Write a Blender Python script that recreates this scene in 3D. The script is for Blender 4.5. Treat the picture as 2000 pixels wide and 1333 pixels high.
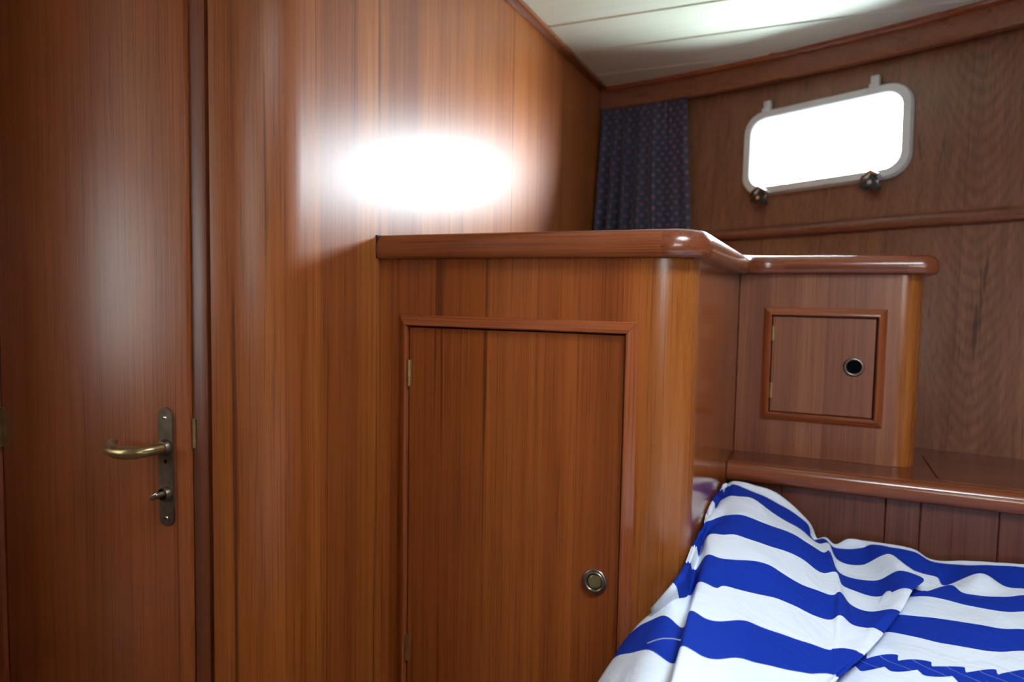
import bpy, bmesh, math, random
import numpy as np
from mathutils import Vector, Matrix, noise
from math import sin, cos, pi, radians, sqrt, atan2

for o in list(bpy.data.objects):
    bpy.data.objects.remove(o, do_unlink=True)
C = bpy.context.scene.collection
SC = bpy.context.scene
H = 1.25                      # lens height above the cabin sole; plan work is done with the lens at z = 0

# ------------------------------------------------------------------ camera
cam_d = bpy.data.cameras.new('camera')
cam = bpy.data.objects.new('camera', cam_d)
C.objects.link(cam)
cam_d.sensor_width = 36.0
cam_d.lens = 36.0 * 1333.0 / 2000.0
cam_d.clip_start = 0.01
cam_d.dof.use_dof = True
cam_d.dof.focus_distance = 0.98
cam_d.dof.aperture_fstop = 3.2
YAW, PITCH, ROLL = radians(24.0), radians(3.73), radians(1.04)
fw = Vector((-sin(YAW) * cos(PITCH), cos(YAW) * cos(PITCH), -sin(PITCH)))
rt = Vector((cos(YAW), sin(YAW), 0))
up = rt.cross(fw)
rt2 = rt * cos(ROLL) + up * sin(ROLL)
up2 = -rt * sin(ROLL) + up * cos(ROLL)
cam.matrix_world = Matrix(((rt2.x, up2.x, -fw.x, 0), (rt2.y, up2.y, -fw.y, 0), (rt2.z, up2.z, -fw.z, H), (0, 0, 0, 1)))
SC.camera = cam

# ------------------------------------------------------------------ daylight
SKY_STRENGTH = 108.0
world = bpy.data.worlds.new('overcast_sky')
SC.world = world
world.use_nodes = True
bg = world.node_tree.nodes['Background']
# overcast sky above the horizon, darker water and quay below it
_nt = world.node_tree
_tc = _nt.nodes.new('ShaderNodeTexCoord')
_sx = _nt.nodes.new('ShaderNodeSeparateXYZ')
_nt.links.new(_tc.outputs['Generated'], _sx.inputs[0])
_rp = _nt.nodes.new('ShaderNodeValToRGB')
_mr = _nt.nodes.new('ShaderNodeMapRange')
_mr.inputs['From Min'].default_value = -0.12
_mr.inputs['From Max'].default_value = 0.02
_nt.links.new(_sx.outputs['Z'], _mr.inputs['Value'])
_rp.color_ramp.elements[0].color = (0.36, 0.42, 0.43, 1)
_rp.color_ramp.elements[1].color = (0.86, 0.95, 1.0, 1)
_nt.links.new(_mr.outputs[0], _rp.inputs[0])
_nt.links.new(_rp.outputs[0], bg.inputs[0])
bg.inputs[1].default_value = SKY_STRENGTH
SC.view_settings.view_transform = 'Standard'
SC.view_settings.look = 'None'
SC.view_settings.gamma = 1.0
SC.view_settings.use_curve_mapping = False
SC.view_settings.exposure = 0.24
SC.cycles.use_denoising = True
SC.cycles.max_bounces = 10
SC.cycles.diffuse_bounces = 6
SC.cycles.transparent_max_bounces = 12
SC.cycles.sample_clamp_indirect = 6.0


def portal(name, loc, direction, sx, sy):
    """a light portal: emits nothing, tells the renderer where daylight enters"""
    d = bpy.data.lights.new(name, 'AREA')
    d.shape = 'RECTANGLE'
    d.size, d.size_y = sx, sy
    d.cycles.is_portal = True
    o = bpy.data.objects.new(name, d)
    C.objects.link(o)
    o.location = (loc[0], loc[1], loc[2] + H)
    o.rotation_euler = Vector(direction).to_track_quat('-Z', 'Z').to_euler()
    return o


# the portlight and three added openings for daylight (centre, width, height) all in lens-centred metres
WIN = dict(c=Vector((-0.006, 1.950, 0.407)), w=0.418, h=0.232)
WIN_N = Vector((0.355, 0.929, -0.108)).normalized()          # outward
ADDED_HATCH = (0.18, 0.64, 0.16, 0.62)                               # x0 x1 y0 y1 of an added hatch in the ceiling
ADDED_OPP = (0.65, 1.75, 0.14, 0.54)                                # x0 x1 z0 z1 of an added window in the inboard wall
ADDED_PASS = (-1.05, -0.08, -0.15, 0.56)                             # y0 y1 z0 z1 of an added window at the end of the passage
portal('portal_window', WIN['c'] + WIN_N * 0.03, -WIN_N, 0.44, 0.25)
portal('portal_added_hatch', (0.41, 0.39, 0.78), (0, 0, -1), 0.46, 0.46)
portal('portal_added_opposite', (1.2, -1.66, 0.34), (0, 1, 0), 1.1, 0.40)
portal('portal_added_passage', (-2.16, -0.565, 0.205), (1, 0, 0), 0.97, 0.71)

# ------------------------------------------------------------------ material tools
MATS = {}


def new_mat(name):
    m = bpy.data.materials.new(name)
    m.use_nodes = True
    nt = m.node_tree
    b = nt.nodes['Principled BSDF']
    MATS[name] = m
    return m, nt, b


def N(nt, kind, **kw):
    n = nt.nodes.new(kind)
    for k, v in kw.items():
        setattr(n, k, v)
    return n


def math_n(nt, op, a, b=None, c=None, clamp=False):
    n = nt.nodes.new('ShaderNodeMath')
    n.operation = op
    n.use_clamp = clamp
    for i, v in enumerate((a, b, c)):
        if v is None:
            continue
        if isinstance(v, (int, float)):
            n.inputs[i].default_value = v
        else:
            nt.links.new(v, n.inputs[i])
    return n.outputs[0]


def mix_c(nt, fac, a, b, blend='MIX'):
    n = nt.nodes.new('ShaderNodeMix')
    n.data_type = 'RGBA'
    n.blend_type = blend
    for sock, v in ((n.inputs['Factor'], fac), (n.inputs[6], a), (n.inputs[7], b)):
        if isinstance(v, (int, float)):
            sock.default_value = v
        elif isinstance(v, tuple):
            sock.default_value = v if len(v) == 4 else (*v, 1)
        else:
            nt.links.new(v, sock)
    return n.outputs[2]


def ramp(nt, fac, stops):
    n = nt.nodes.new('ShaderNodeValToRGB')
    cr = n.color_ramp
    while len(cr.elements) < len(stops):
        cr.elements.new(0.5)
    for e, (p, c) in zip(cr.elements, stops):
        e.position = p
        e.color = (*c, 1) if len(c) == 3 else c
    nt.links.new(fac, n.inputs[0])
    return n.outputs[0]


def wood(name, dark, mid, light, grain='Z', across=(1, 1, 0), leaf=0.075, seed=0.0, rough=0.27,
         vary=0.45, figure=0.0, bump=0.05, coat=0.0, aniso=0.0, arch=None):
    """varnished teak veneer: streaks along the grain, leaves of veneer side by side, pores"""
    m, nt, b = new_mat(name)
    L = nt.links.new
    tc = N(nt, 'ShaderNodeTexCoord')
    gi = 'XYZ'.index(grain)

    def noise_n(sc_across, sc_along, detail, dist=0.0, rough_=0.55, off=0.0):
        mp = N(nt, 'ShaderNodeMapping')
        s = [sc_across] * 3
        s[gi] = sc_along
        mp.inputs['Scale'].default_value = s
        mp.inputs['Location'].default_value = (seed * 3.1 + off, seed * 1.7 + off, seed * 2.3)
        L(tc.outputs['Object'], mp.inputs[0])
        nn = N(nt, 'ShaderNodeTexNoise')
        nn.inputs['Scale'].default_value = 1.0
        nn.inputs['Detail'].default_value = detail
        nn.inputs['Roughness'].default_value = rough_
        nn.inputs['Distortion'].default_value = dist
        L(mp.outputs[0], nn.inputs['Vector'])
        return nn.outputs['Fac']

    broad = noise_n(22.0, 0.45, 2.0, 0.2, off=5.0)
    streak = noise_n(110.0, 0.55, 3.0, 0.1, off=1.0)
    fine = noise_n(560.0, 5.0, 2.0, 0.0, off=9.0)
    # veneer leaves
    dp = N(nt, 'ShaderNodeVectorMath', operation='DOT_PRODUCT')
    L(tc.outputs['Object'], dp.inputs[0])
    dp.inputs[1].default_value = across
    pos = math_n(nt, 'ADD', math_n(nt, 'DIVIDE', dp.outputs['Value'], leaf), 50.0 + seed)
    wn = N(nt, 'ShaderNodeTexWhiteNoise', noise_dimensions='1D')
    L(math_n(nt, 'FLOOR', pos), wn.inputs['W'])
    leafv = wn.outputs['Value']
    fr = math_n(nt, 'FRACT', pos)
    seam = math_n(nt, 'LESS_THAN', math_n(nt, 'ABSOLUTE', math_n(nt, 'SUBTRACT', fr, 0.5)), 0.485)   # 0 on the joint
    t = math_n(nt, 'ADD', math_n(nt, 'MULTIPLY', broad, 0.45), math_n(nt, 'MULTIPLY', streak, 0.55))
    t = math_n(nt, 'ADD', t, math_n(nt, 'MULTIPLY', math_n(nt, 'SUBTRACT', leafv, 0.5), vary * 0.5))
    if figure > 0:
        # cathedral figure: nested arches
        mp = N(nt, 'ShaderNodeMapping')
        s = [5.5, 5.5, 5.5]
        s[gi] = 1.1
        mp.inputs['Scale'].default_value = s
        mp.inputs['Location'].default_value = (seed, seed * .5, .37)
        L(tc.outputs['Object'], mp.inputs[0])
        n2 = N(nt, 'ShaderNodeTexNoise')
        n2.inputs['Scale'].default_value = 1.0
        n2.inputs['Detail'].default_value = 1.5
        L(mp.outputs[0], n2.inputs['Vector'])
        arches = math_n(nt, 'SINE', math_n(nt, 'MULTIPLY', n2.outputs['Fac'], 85.0))
        t = math_n(nt, 'ADD', t, math_n(nt, 'MULTIPLY', arches, 0.10 * figure))
    if arch:
        # one flat-sawn leaf: nested arches with the apex pointing down
        ax, az, aw = arch
        sp = N(nt, 'ShaderNodeSeparateXYZ')
        L(tc.outputs['Object'], sp.inputs[0])
        dx = math_n(nt, 'DIVIDE', math_n(nt, 'SUBTRACT', sp.outputs[0], ax), aw)
        d2 = math_n(nt, 'ABSOLUTE', math_n(nt, 'ADD', dx, math_n(nt, 'MULTIPLY', math_n(nt, 'SUBTRACT', broad, 0.5), 0.12)))
        ff_ = math_n(nt, 'SUBTRACT', math_n(nt, 'SUBTRACT', sp.outputs[2], az), math_n(nt, 'MULTIPLY', math_n(nt, 'POWER', d2, 1.6), 0.16))
        wob = math_n(nt, 'ADD', ff_, math_n(nt, 'MULTIPLY', broad, 0.006))
        rings_ = math_n(nt, 'POWER', math_n(nt, 'ABSOLUTE', math_n(nt, 'SINE', math_n(nt, 'MULTIPLY', wob, 85.0))), 3.0)
        win_ = math_n(nt, 'POWER', 2.718, math_n(nt, 'MULTIPLY', math_n(nt, 'MULTIPLY', dx, dx), -1.6))
        t = math_n(nt, 'SUBTRACT', t, math_n(nt, 'MULTIPLY', math_n(nt, 'MULTIPLY', rings_, win_), 0.20))
    col = ramp(nt, t, [(0.26, dark), (0.5, mid), (0.74, light)])
    pores = ramp(nt, fine, [(0.36, (0.55, 0.50, 0.46)), (0.47, (1, 1, 1))])
    col = mix_c(nt, 0.75, col, pores, 'MULTIPLY')
    dl = noise_n(60.0, 0.55, 2.5, 0.6, off=17.0)
    dark_lines = ramp(nt, dl, [(0.300, (0.35, 0.26, 0.22)), (0.345, (1, 1, 1))])
    col = mix_c(nt, 0.8, col, dark_lines, 'MULTIPLY')
    col = mix_c(nt, math_n(nt, 'MULTIPLY', math_n(nt, 'SUBTRACT', 1.0, seam), 0.35), col, (dark[0] * .5, dark[1] * .5, dark[2] * .5))
    L(col, b.inputs['Base Color'])
    rg = math_n(nt, 'ADD', math_n(nt, 'MULTIPLY', streak, 0.06), rough - 0.03)
    L(rg, b.inputs['Roughness'])
    b.inputs['IOR'].default_value = 1.5
    if aniso:
        b.inputs['Anisotropic'].default_value = aniso
        tg = N(nt, 'ShaderNodeTangent', direction_type='RADIAL', axis='Z')
        L(tg.outputs[0], b.inputs['Tangent'])
    if coat:
        b.inputs['Coat Weight'].default_value = coat
        b.inputs['Coat Roughness'].default_value = 0.18
    bp = N(nt, 'ShaderNodeBump')
    bp.inputs['Strength'].default_value = bump
    bp.inputs['Distance'].default_value = 0.001
    L(fine, bp.inputs['Height'])
    L(bp.outputs[0], b.inputs['Normal'])
    return m


DK, MD, LT = (0.215, 0.047, 0.0097), (0.300, 0.072, 0.0135), (0.385, 0.108, 0.0203)
wood('teak_bulkhead', (0.205, 0.046, 0.0090), (0.295, 0.076, 0.0128), (0.39, 0.122, 0.0203), across=(-1, 1, 0), leaf=0.083, seed=1.72, vary=0.65, rough=0.385, aniso=0.45)
wood('teak_front', DK, MD, LT, across=(1, 0.6, 0), leaf=0.064, seed=2.1, rough=0.32)
wood('teak_post', (0.245, 0.064, 0.0120), (0.315, 0.09, 0.0158), (0.385, 0.122, 0.0218), across=(1, 1, 0), leaf=0.3, seed=4.0, rough=0.27, vary=0.1)
wood('teak_side', DK, MD, LT, across=(0.3, 1, 0), leaf=0.09, seed=5.2, rough=0.13)
wood('teak_small', (0.18, 0.055, 0.026), (0.245, 0.08, 0.037), (0.31, 0.11, 0.05), across=(1, .2, 0), leaf=0.05, seed=6.4, rough=0.36)
wood('teak_hull', (0.15, 0.055, 0.028), (0.205, 0.080, 0.040), (0.265, 0.112, 0.055), across=(1, -.3, 0), leaf=0.16, seed=8.6, rough=0.36, vary=0.25, figure=0.25, arch=(0.315, 1.595, 0.085))
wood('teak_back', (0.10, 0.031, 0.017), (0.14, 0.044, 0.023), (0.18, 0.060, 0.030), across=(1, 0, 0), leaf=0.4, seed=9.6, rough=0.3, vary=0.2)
wood('teak_long', (0.15, 0.035, 0.012), (0.225, 0.056, 0.018), (0.30, 0.085, 0.026), grain='X', across=(0, 1, 1), leaf=0.5, seed=3.3, rough=0.2, vary=0.1, figure=0.35, coat=0.3)
wood('teak_athwart', (0.18, 0.046, 0.016), (0.27, 0.078, 0.023), (0.35, 0.113, 0.032), grain='Y', across=(1, 0, 1), leaf=0.5, seed=7.3, rough=0.2, vary=0.1, coat=0.3)
wood('teak_end', (0.15, 0.036, 0.014), (0.20, 0.050, 0.018), (0.25, 0.068, 0.023), grain='X', across=(0, 1, 1), leaf=0.7, seed=11.3, rough=0.24, vary=0.1, coat=0.35)
wood('teak_pelmet', (0.15, 0.045, 0.023), (0.205, 0.066, 0.031), (0.26, 0.09, 0.04), grain='X', across=(0, 0, 1), leaf=0.5, seed=12.1, rough=0.3, vary=0.1, figure=0.25)
wood('teak_shelf', (0.11, 0.027, 0.012), (0.155, 0.042, 0.017), (0.21, 0.062, 0.024), grain='X', across=(0, 1, 0), leaf=0.3, seed=13.7, rough=0.2, vary=0.1, figure=0.4)
wood('teak_moulding_up', (0.20, 0.046, 0.016), (0.265, 0.065, 0.020), (0.325, 0.088, 0.027), grain='Z', across=(1, 1, 0), leaf=0.5, seed=14.2, rough=0.22, vary=0.1)
wood('teak_moulding_flat', (0.20, 0.046, 0.016), (0.265, 0.065, 0.020), (0.325, 0.088, 0.027), grain='X', across=(0, 0, 1), leaf=0.5, seed=15.2, rough=0.22, vary=0.1)
wood('teak_door', (0.21, 0.049, 0.014), (0.285, 0.070, 0.018), (0.36, 0.10, 0.026), across=(1, 0, 0), leaf=0.09, seed=16.9, rough=0.36, vary=0.3)
wood('teak_jamb', (0.15, 0.034, 0.011), (0.20, 0.047, 0.014), (0.25, 0.064, 0.019), across=(1, 1, 0), leaf=0.5, seed=19.2, rough=0.42, vary=0.1)
wood('teak_sole', (0.12, 0.045, 0.02), (0.2, 0.08, 0.035), (0.28, 0.12, 0.05), grain='X', across=(0, 1, 0), leaf=0.08, seed=18.2, rough=0.35)


def plain(name, col, rough=0.5, metal=0.0, noise_amt=0.12, noise_scale=60.0, bump=0.0, spec=0.5):
    m, nt, b = new_mat(name)
    tc = N(nt, 'ShaderNodeTexCoord')
    nn = N(nt, 'ShaderNodeTexNoise')
    nn.inputs['Scale'].default_value = noise_scale
    nn.inputs['Detail'].default_value = 4
    nt.links.new(tc.outputs['Object'], nn.inputs['Vector'])
    lo = tuple(max(0, c * (1 - noise_amt)) for c in col)
    hi = tuple(min(1, c * (1 + noise_amt)) for c in col)
    nt.links.new(ramp(nt, nn.outputs['Fac'], [(0.3, lo), (0.7, hi)]), b.inputs['Base Color'])
    b.inputs['Roughness'].default_value = rough
    b.inputs['Metallic'].default_value = metal
    b.inputs['Specular IOR Level'].default_value = spec
    if bump:
        bp = N(nt, 'ShaderNodeBump')
        bp.inputs['Strength'].default_value = bump
        bp.inputs['Distance'].default_value = 0.001
        nt.links.new(nn.outputs['Fac'], bp.inputs['Height'])
        nt.links.new(bp.outputs[0], b.inputs['Normal'])
    return m


plain('bronze_plate', (0.17, 0.12, 0.085), 0.38, 0.85, 0.25, 45)
plain('brass_aged', (0.36, 0.255, 0.12), 0.33, 0.9, 0.25, 60)
plain('brass_bright', (0.52, 0.40, 0.19), 0.3, 0.9, 0.2, 80)
plain('brass_button', (0.40, 0.33, 0.16), 0.42, 0.8, 0.2, 70)
plain('ring_metal', (0.27, 0.22, 0.175), 0.28, 0.9, 0.15, 60)
plain('black_hole', (0.003, 0.003, 0.0035), 0.7, 0, 0.1, spec=0.0)
plain('dark_gap', (0.012, 0.006, 0.004), 0.8, 0, 0.1)
plain('black_plastic', (0.02, 0.02, 0.022), 0.35, 0, 0.1)
plain('chrome', (0.75, 0.76, 0.78), 0.16, 1.0, 0.04)
plain('white_frame', (0.80, 0.83, 0.85), 0.35, 0, 0.03, 30)
plain('mattress_white', (0.75, 0.76, 0.78), 0.9, 0, 0.05, 200)
plain('groove_brown', (0.20, 0.13, 0.085), 0.7, 0, 0.2)
plain('thread_white', (0.8, 0.85, 0.95), 0.8, 0, 0.05)
plain('screw_metal', (0.62, 0.57, 0.45), 0.25, 0.9, 0.1)

# cream painted ceiling boards: faint brushed wood texture under satin paint
m, nt, b = new_mat('ceiling_paint')
tc = N(nt, 'ShaderNodeTexCoord')
mp = N(nt, 'ShaderNodeMapping')
mp.inputs['Scale'].default_value = (3.0, 240.0, 100.0)
nt.links.new(tc.outputs['Object'], mp.inputs[0])
nn = N(nt, 'ShaderNodeTexNoise')
nn.inputs['Scale'].default_value = 1.0
nn.inputs['Detail'].default_value = 3
nt.links.new(mp.outputs[0], nn.inputs['Vector'])
nt.links.new(ramp(nt, nn.outputs['Fac'], [(0.3, (0.70, 0.725, 0.60)), (0.7, (0.76, 0.785, 0.665))]), b.inputs['Base Color'])
b.inputs['Roughness'].default_value = 0.32
bp = N(nt, 'ShaderNodeBump')
bp.inputs['Strength'].default_value = 0.08
bp.inputs['Distance'].default_value = 0.001
nt.links.new(nn.outputs['Fac'], bp.inputs['Height'])
nt.links.new(bp.outputs[0], b.inputs['Normal'])

# thin clear pane
m, nt, b = new_mat('window_glass')
nt.nodes.remove(b)
tr = N(nt, 'ShaderNodeBsdfTransparent')
tr.inputs[0].default_value = (0.97, 0.99, 1.0, 1)
gl = N(nt, 'ShaderNodeBsdfGlossy')
gl.inputs['Roughness'].default_value = 0.02
fr = N(nt, 'ShaderNodeFresnel')
fr.inputs[0].default_value = 1.45
mx = N(nt, 'ShaderNodeMixShader')
nt.links.new(fr.outputs[0], mx.inputs[0])
nt.links.new(tr.outputs[0], mx.inputs[1])
nt.links.new(gl.outputs[0], mx.inputs[2])
nt.links.new(mx.outputs[0], nt.nodes['Material Output'].inputs[0])

# smoked acrylic of the added deck hatch, tinted to trim its daylight
m, nt, b = new_mat('added_smoked_acrylic')
nt.nodes.remove(b)
tr = N(nt, 'ShaderNodeBsdfTransparent')
tr.inputs[0].default_value = (0.285, 0.294, 0.305, 1)
nt.links.new(tr.outputs[0], nt.nodes['Material Output'].inputs[0])

# net curtain / roller blind cloth over the added windows: sets how much daylight they pass
for nm_, t_ in (('added_blind_cloth', 0.185), ('added_net_cloth', 0.068)):
    m, nt, b = new_mat(nm_)
    nt.nodes.remove(b)
    tl = N(nt, 'ShaderNodeBsdfTranslucent')
    tl.inputs[0].default_value = (t_ * 1.0, t_ * .98, t_ * .93, 1)
    df = N(nt, 'ShaderNodeBsdfDiffuse')
    df.inputs[0].default_value = (.5, .5, .48, 1)
    ad = N(nt, 'ShaderNodeAddShader')
    nt.links.new(tl.outputs[0], ad.inputs[0])
    nt.links.new(df.outputs[0], ad.inputs[1])
    nt.links.new(ad.outputs[0], nt.nodes['Material Output'].inputs[0])

# curtain: navy weave with staggered rust-coloured lozenges
m, nt, b = new_mat('curtain_cloth')
au = N(nt, 'ShaderNodeAttribute', attribute_name='cu').outputs['Fac']
av = N(nt, 'ShaderNodeAttribute', attribute_name='cv').outputs['Fac']
PITU, PITV = 0.034, 0.0165
rowv = math_n(nt, 'DIVIDE', av, PITV)
ri = math_n(nt, 'FLOOR', rowv)
shift = math_n(nt, 'MULTIPLY', math_n(nt, 'MODULO', ri, 2.0), 0.5)
cu_ = math_n(nt, 'SUBTRACT', math_n(nt, 'FRACT', math_n(nt, 'ADD', math_n(nt, 'DIVIDE', au, PITU), shift)), 0.5)
cv_ = math_n(nt, 'SUBTRACT', math_n(nt, 'FRACT', rowv), 0.5)
dist = math_n(nt, 'ADD', math_n(nt, 'ABSOLUTE', math_n(nt, 'MULTIPLY', cu_, 3.4)), math_n(nt, 'ABSOLUTE', math_n(nt, 'MULTIPLY', cv_, 2.2)))
loz = ramp(nt, dist, [(0.0, (0.11, 0.05, 0.055)), (0.35, (0.25, 0.10, 0.08)), (0.7, (0.20, 0.085, 0.08)), (1.0, (0.024, 0.033, 0.085))])
nn = N(nt, 'ShaderNodeTexNoise')
nn.inputs['Scale'].default_value = 900
loz = mix_c(nt, 0.35, loz, ramp(nt, nn.outputs['Fac'], [(0.3, (0.5, 0.5, 0.5)), (0.7, (1.3, 1.3, 1.3))]), 'MULTIPLY')
nt.links.new(loz, b.inputs['Base Color'])
b.inputs['Roughness'].default_value = 0.7
b.inputs['Sheen Weight'].default_value = 0.25
b.inputs['Sheen Roughness'].default_value = 0.4

# duvet print: broad royal-blue and white bands, one band drawn as a twisted rope
m, nt, b = new_mat('duvet_cloth')
su = N(nt, 'ShaderNodeAttribute', attribute_name='su').outputs['Fac']
sv = N(nt, 'ShaderNodeAttribute', attribute_name='sv').outputs['Fac']
rm = N(nt, 'ShaderNodeAttribute', attribute_name='rope').outputs['Fac']
half = math_n(nt, 'DIVIDE', math_n(nt, 'SUBTRACT', sv, 1.0), 2.0)
band = math_n(nt, 'LESS_THAN', math_n(nt, 'FRACT', math_n(nt, 'ADD', half, 10.0)), 0.5)      # 1 = blue
# rope band centred on sv = rc (1.5 right of the fold, -0.5 left of it)
rc = math_n(nt, 'SUBTRACT', math_n(nt, 'MULTIPLY', rm, 2.0), 0.5)
dv = math_n(nt, 'SUBTRACT', sv, rc)
scal_t = math_n(nt, 'ABSOLUTE', math_n(nt, 'SINE', math_n(nt, 'MULTIPLY', su, 84.0)))
scal_b = math_n(nt, 'ABSOLUTE', math_n(nt, 'SINE', math_n(nt, 'ADD', math_n(nt, 'MULTIPLY', su, 84.0), 0.9)))
upper = math_n(nt, 'LESS_THAN', dv, math_n(nt, 'ADD', math_n(nt, 'MULTIPLY', scal_t, 0.32), 0.20))
lower = math_n(nt, 'GREATER_THAN', dv, math_n(nt, 'SUBTRACT', math_n(nt, 'MULTIPLY', scal_b, -0.32), 0.20))
rope = math_n(nt, 'MULTIPLY', upper, lower)
tw = math_n(nt, 'FRACT', math_n(nt, 'ADD', math_n(nt, 'MULTIPLY', su, 84.0 / pi), math_n(nt, 'MULTIPLY', dv, 2.0)))
line = math_n(nt, 'LESS_THAN', tw, 0.035)
in_zone = math_n(nt, 'LESS_THAN', math_n(nt, 'ABSOLUTE', dv), 0.95)
is_blue = math_n(nt, 'ADD', math_n(nt, 'MULTIPLY', band, math_n(nt, 'SUBTRACT', 1.0, in_zone)), math_n(nt, 'MULTIPLY', rope, in_zone))
col = mix_c(nt, is_blue, (0.74, 0.785, 0.86), (0.006, 0.031, 0.33))
col = mix_c(nt, math_n(nt, 'MULTIPLY', math_n(nt, 'MULTIPLY', line, rope), math_n(nt, 'MULTIPLY', in_zone, 0.45)), col, (0.45, 0.52, 0.8))
nt.links.new(col, b.inputs['Base Color'])
b.inputs['Roughness'].default_value = 0.82
b.inputs['Specular IOR Level'].default_value = 0.12
tc = N(nt, 'ShaderNodeTexCoord')
nn = N(nt, 'ShaderNodeTexNoise')
nn.inputs['Scale'].default_value = 17
nn.inputs['Detail'].default_value = 4
nn.inputs['Distortion'].default_value = 1.6
nt.links.new(tc.outputs['Object'], nn.inputs['Vector'])
bp = N(nt, 'ShaderNodeBump')
bp.inputs['Strength'].default_value = 0.4
bp.inputs['Distance'].default_value = 0.01
nt.links.new(nn.outputs['Fac'], bp.inputs['Height'])
nt.links.new(bp.outputs[0], b.inputs['Normal'])

# ------------------------------------------------------------------ mesh tools


def tag(o, label=None, cat=None, group=None, kind=None):
    for k, v in (('label', label), ('category', cat), ('group', group), ('kind', kind)):
        if v:
            o[k] = v
    return o


def empty(name, loc):
    o = bpy.data.objects.new(name, None)
    o.empty_display_size = 0.05
    C.objects.link(o)
    o.location = (loc[0], loc[1], loc[2] + H)
    return o


def link(name, me, mat, parent=None, at=None):
    """verts of `me` are in room coordinates unless `at` gives the place of a locally built mesh"""
    o = bpy.data.objects.new(name, me)
    C.objects.link(o)
    if mat and not me.materials:
        me.materials.append(MATS[mat])
    if at is not None:
        o.location = (at[0], at[1], at[2] + H)
    if parent is not None:
        o.parent = parent
        base = Vector((0, 0, 0))
        p = parent
        while p is not None:
            base += p.location
            p = p.parent
        o.location = o.location - base
    return o


def finish(bm, smooth=35, lift=True):
    if lift:
        for v in bm.verts:
            v.co.z += H
    bmesh.ops.recalc_face_normals(bm, faces=bm.faces)
    me = bpy.data.meshes.new('mesh')
    bm.to_mesh(me)
    bm.free()
    if smooth:
        for p in me.polygons:
            p.use_smooth = True
        me.set_sharp_from_angle(angle=radians(smooth))
    return me


def bm_box(bm, x0, x1, y0, y1, z0, z1, bev=0.0, seg=2):
    vs = [bm.verts.new((x, y, z)) for x in (x0, x1) for y in (y0, y1) for z in (z0, z1)]
    f = [(0, 1, 3, 2), (4, 6, 7, 5), (0, 4, 5, 1), (2, 3, 7, 6), (0, 2, 6, 4), (1, 5, 7, 3)]
    fs = [bm.faces.new([vs[i] for i in q]) for q in f]
    if bev:
        es = list({e for fa in fs for e in fa.edges})
        bmesh.ops.bevel(bm, geom=es, offset=bev, segments=seg, profile=0.5, affect='EDGES')


def box(name, b6, mat, parent=None, bev=0.0, seg=2):
    bm = bmesh.new()
    bm_box(bm, *b6, bev=bev, seg=seg)
    return link(name, finish(bm), mat, parent)


def prism(name, outline, z0, z1, mat, parent=None, bev=0.0, seg=3):
    """plan outline (x, y) extruded in z; bev rounds the top and bottom rims"""
    bm = bmesh.new()
    lo = [bm.verts.new((x, y, z0)) for x, y in outline]
    hi = [bm.verts.new((x, y, z1)) for x, y in outline]
    n = len(outline)
    f0 = bm.faces.new(lo)
    f1 = bm.faces.new(hi)
    for i in range(n):
        bm.faces.new((lo[i], lo[(i + 1) % n], hi[(i + 1) % n], hi[i]))
    if bev:
        bmesh.ops.recalc_face_normals(bm, faces=bm.faces)
        es = list(set(f0.edges) | set(f1.edges))
        bmesh.ops.bevel(bm, geom=es, offset=bev, segments=seg, profile=0.5, affect='EDGES')
    return link(name, finish(bm), mat, parent)


def sweep_mesh(stations, profile, closed_path=False, closed_profile=True, caps=True):
    """stations: (point, A, B); profile: (a, b) -> point + a*A + b*B"""
    bm = bmesh.new()
    rings = []
    for p, A_, B_ in stations:
        rings.append([bm.verts.new(Vector(p) + a * Vector(A_) + b_ * Vector(B_)) for a, b_ in profile])
    n, k = len(rings), len(profile)
    for i in range(n if closed_path else n - 1):
        r0, r1 = rings[i], rings[(i + 1) % n]
        for j in range(k if closed_profile else k - 1):
            bm.faces.new((r0[j], r0[(j + 1) % k], r1[(j + 1) % k], r1[j]))
    if caps and not closed_path and closed_profile:
        bm.faces.new(rings[0])
        bm.faces.new(rings[-1])
    return bm


def plan_stations(path, z=0.0, side=1):
    """stations along a plan polyline, A = outward (to the right of travel if side=1), B = up, mitred"""
    st = []
    n = len(path)
    for i, (x, y) in enumerate(path):
        def nrm(a, c):
            d = Vector((c[0] - a[0], c[1] - a[1]))
            d.normalize()
            return Vector((d.y, -d.x)) * side
        if i == 0:
            m_ = nrm(path[0], path[1])
        elif i == n - 1:
            m_ = nrm(path[-2], path[-1])
        else:
            n0, n1 = nrm(path[i - 1], path[i]), nrm(path[i], path[i + 1])
            m_ = (n0 + n1)
            m_.normalize()
            m_ /= max(0.3, m_.dot(n0))
        st.append(((x, y, z), (m_.x, m_.y, 0), (0, 0, 1)))
    return st


def arc(cx, cy, r, a0, a1, n):
    return [(cx + r * cos(radians(a0 + (a1 - a0) * i / n)), cy + r * sin(radians(a0 + (a1 - a0) * i / n))) for i in range(n + 1)]


def lathe(profile, n=40):
    """profile (radius, height) about local -Y (towards the room); returns bmesh in local coordinates"""
    bm = bmesh.new()
    rings = []
    for r, h in profile:
        if r < 1e-6:
            rings.append([bm.verts.new((0, -h, 0))])
        else:
            rings.append([bm.verts.new((r * cos(2 * pi * i / n), -h, r * sin(2 * pi * i / n))) for i in range(n)])
    for a, c in zip(rings[:-1], rings[1:]):
        for i in range(n):
            j = (i + 1) % n
            if len(a) == 1:
                bm.faces.new((a[0], c[i], c[j]))
            elif len(c) == 1:
                bm.faces.new((a[i], a[j], c[0]))
            else:
                bm.faces.new((a[i], a[j], c[j], c[i]))
    return bm


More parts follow.
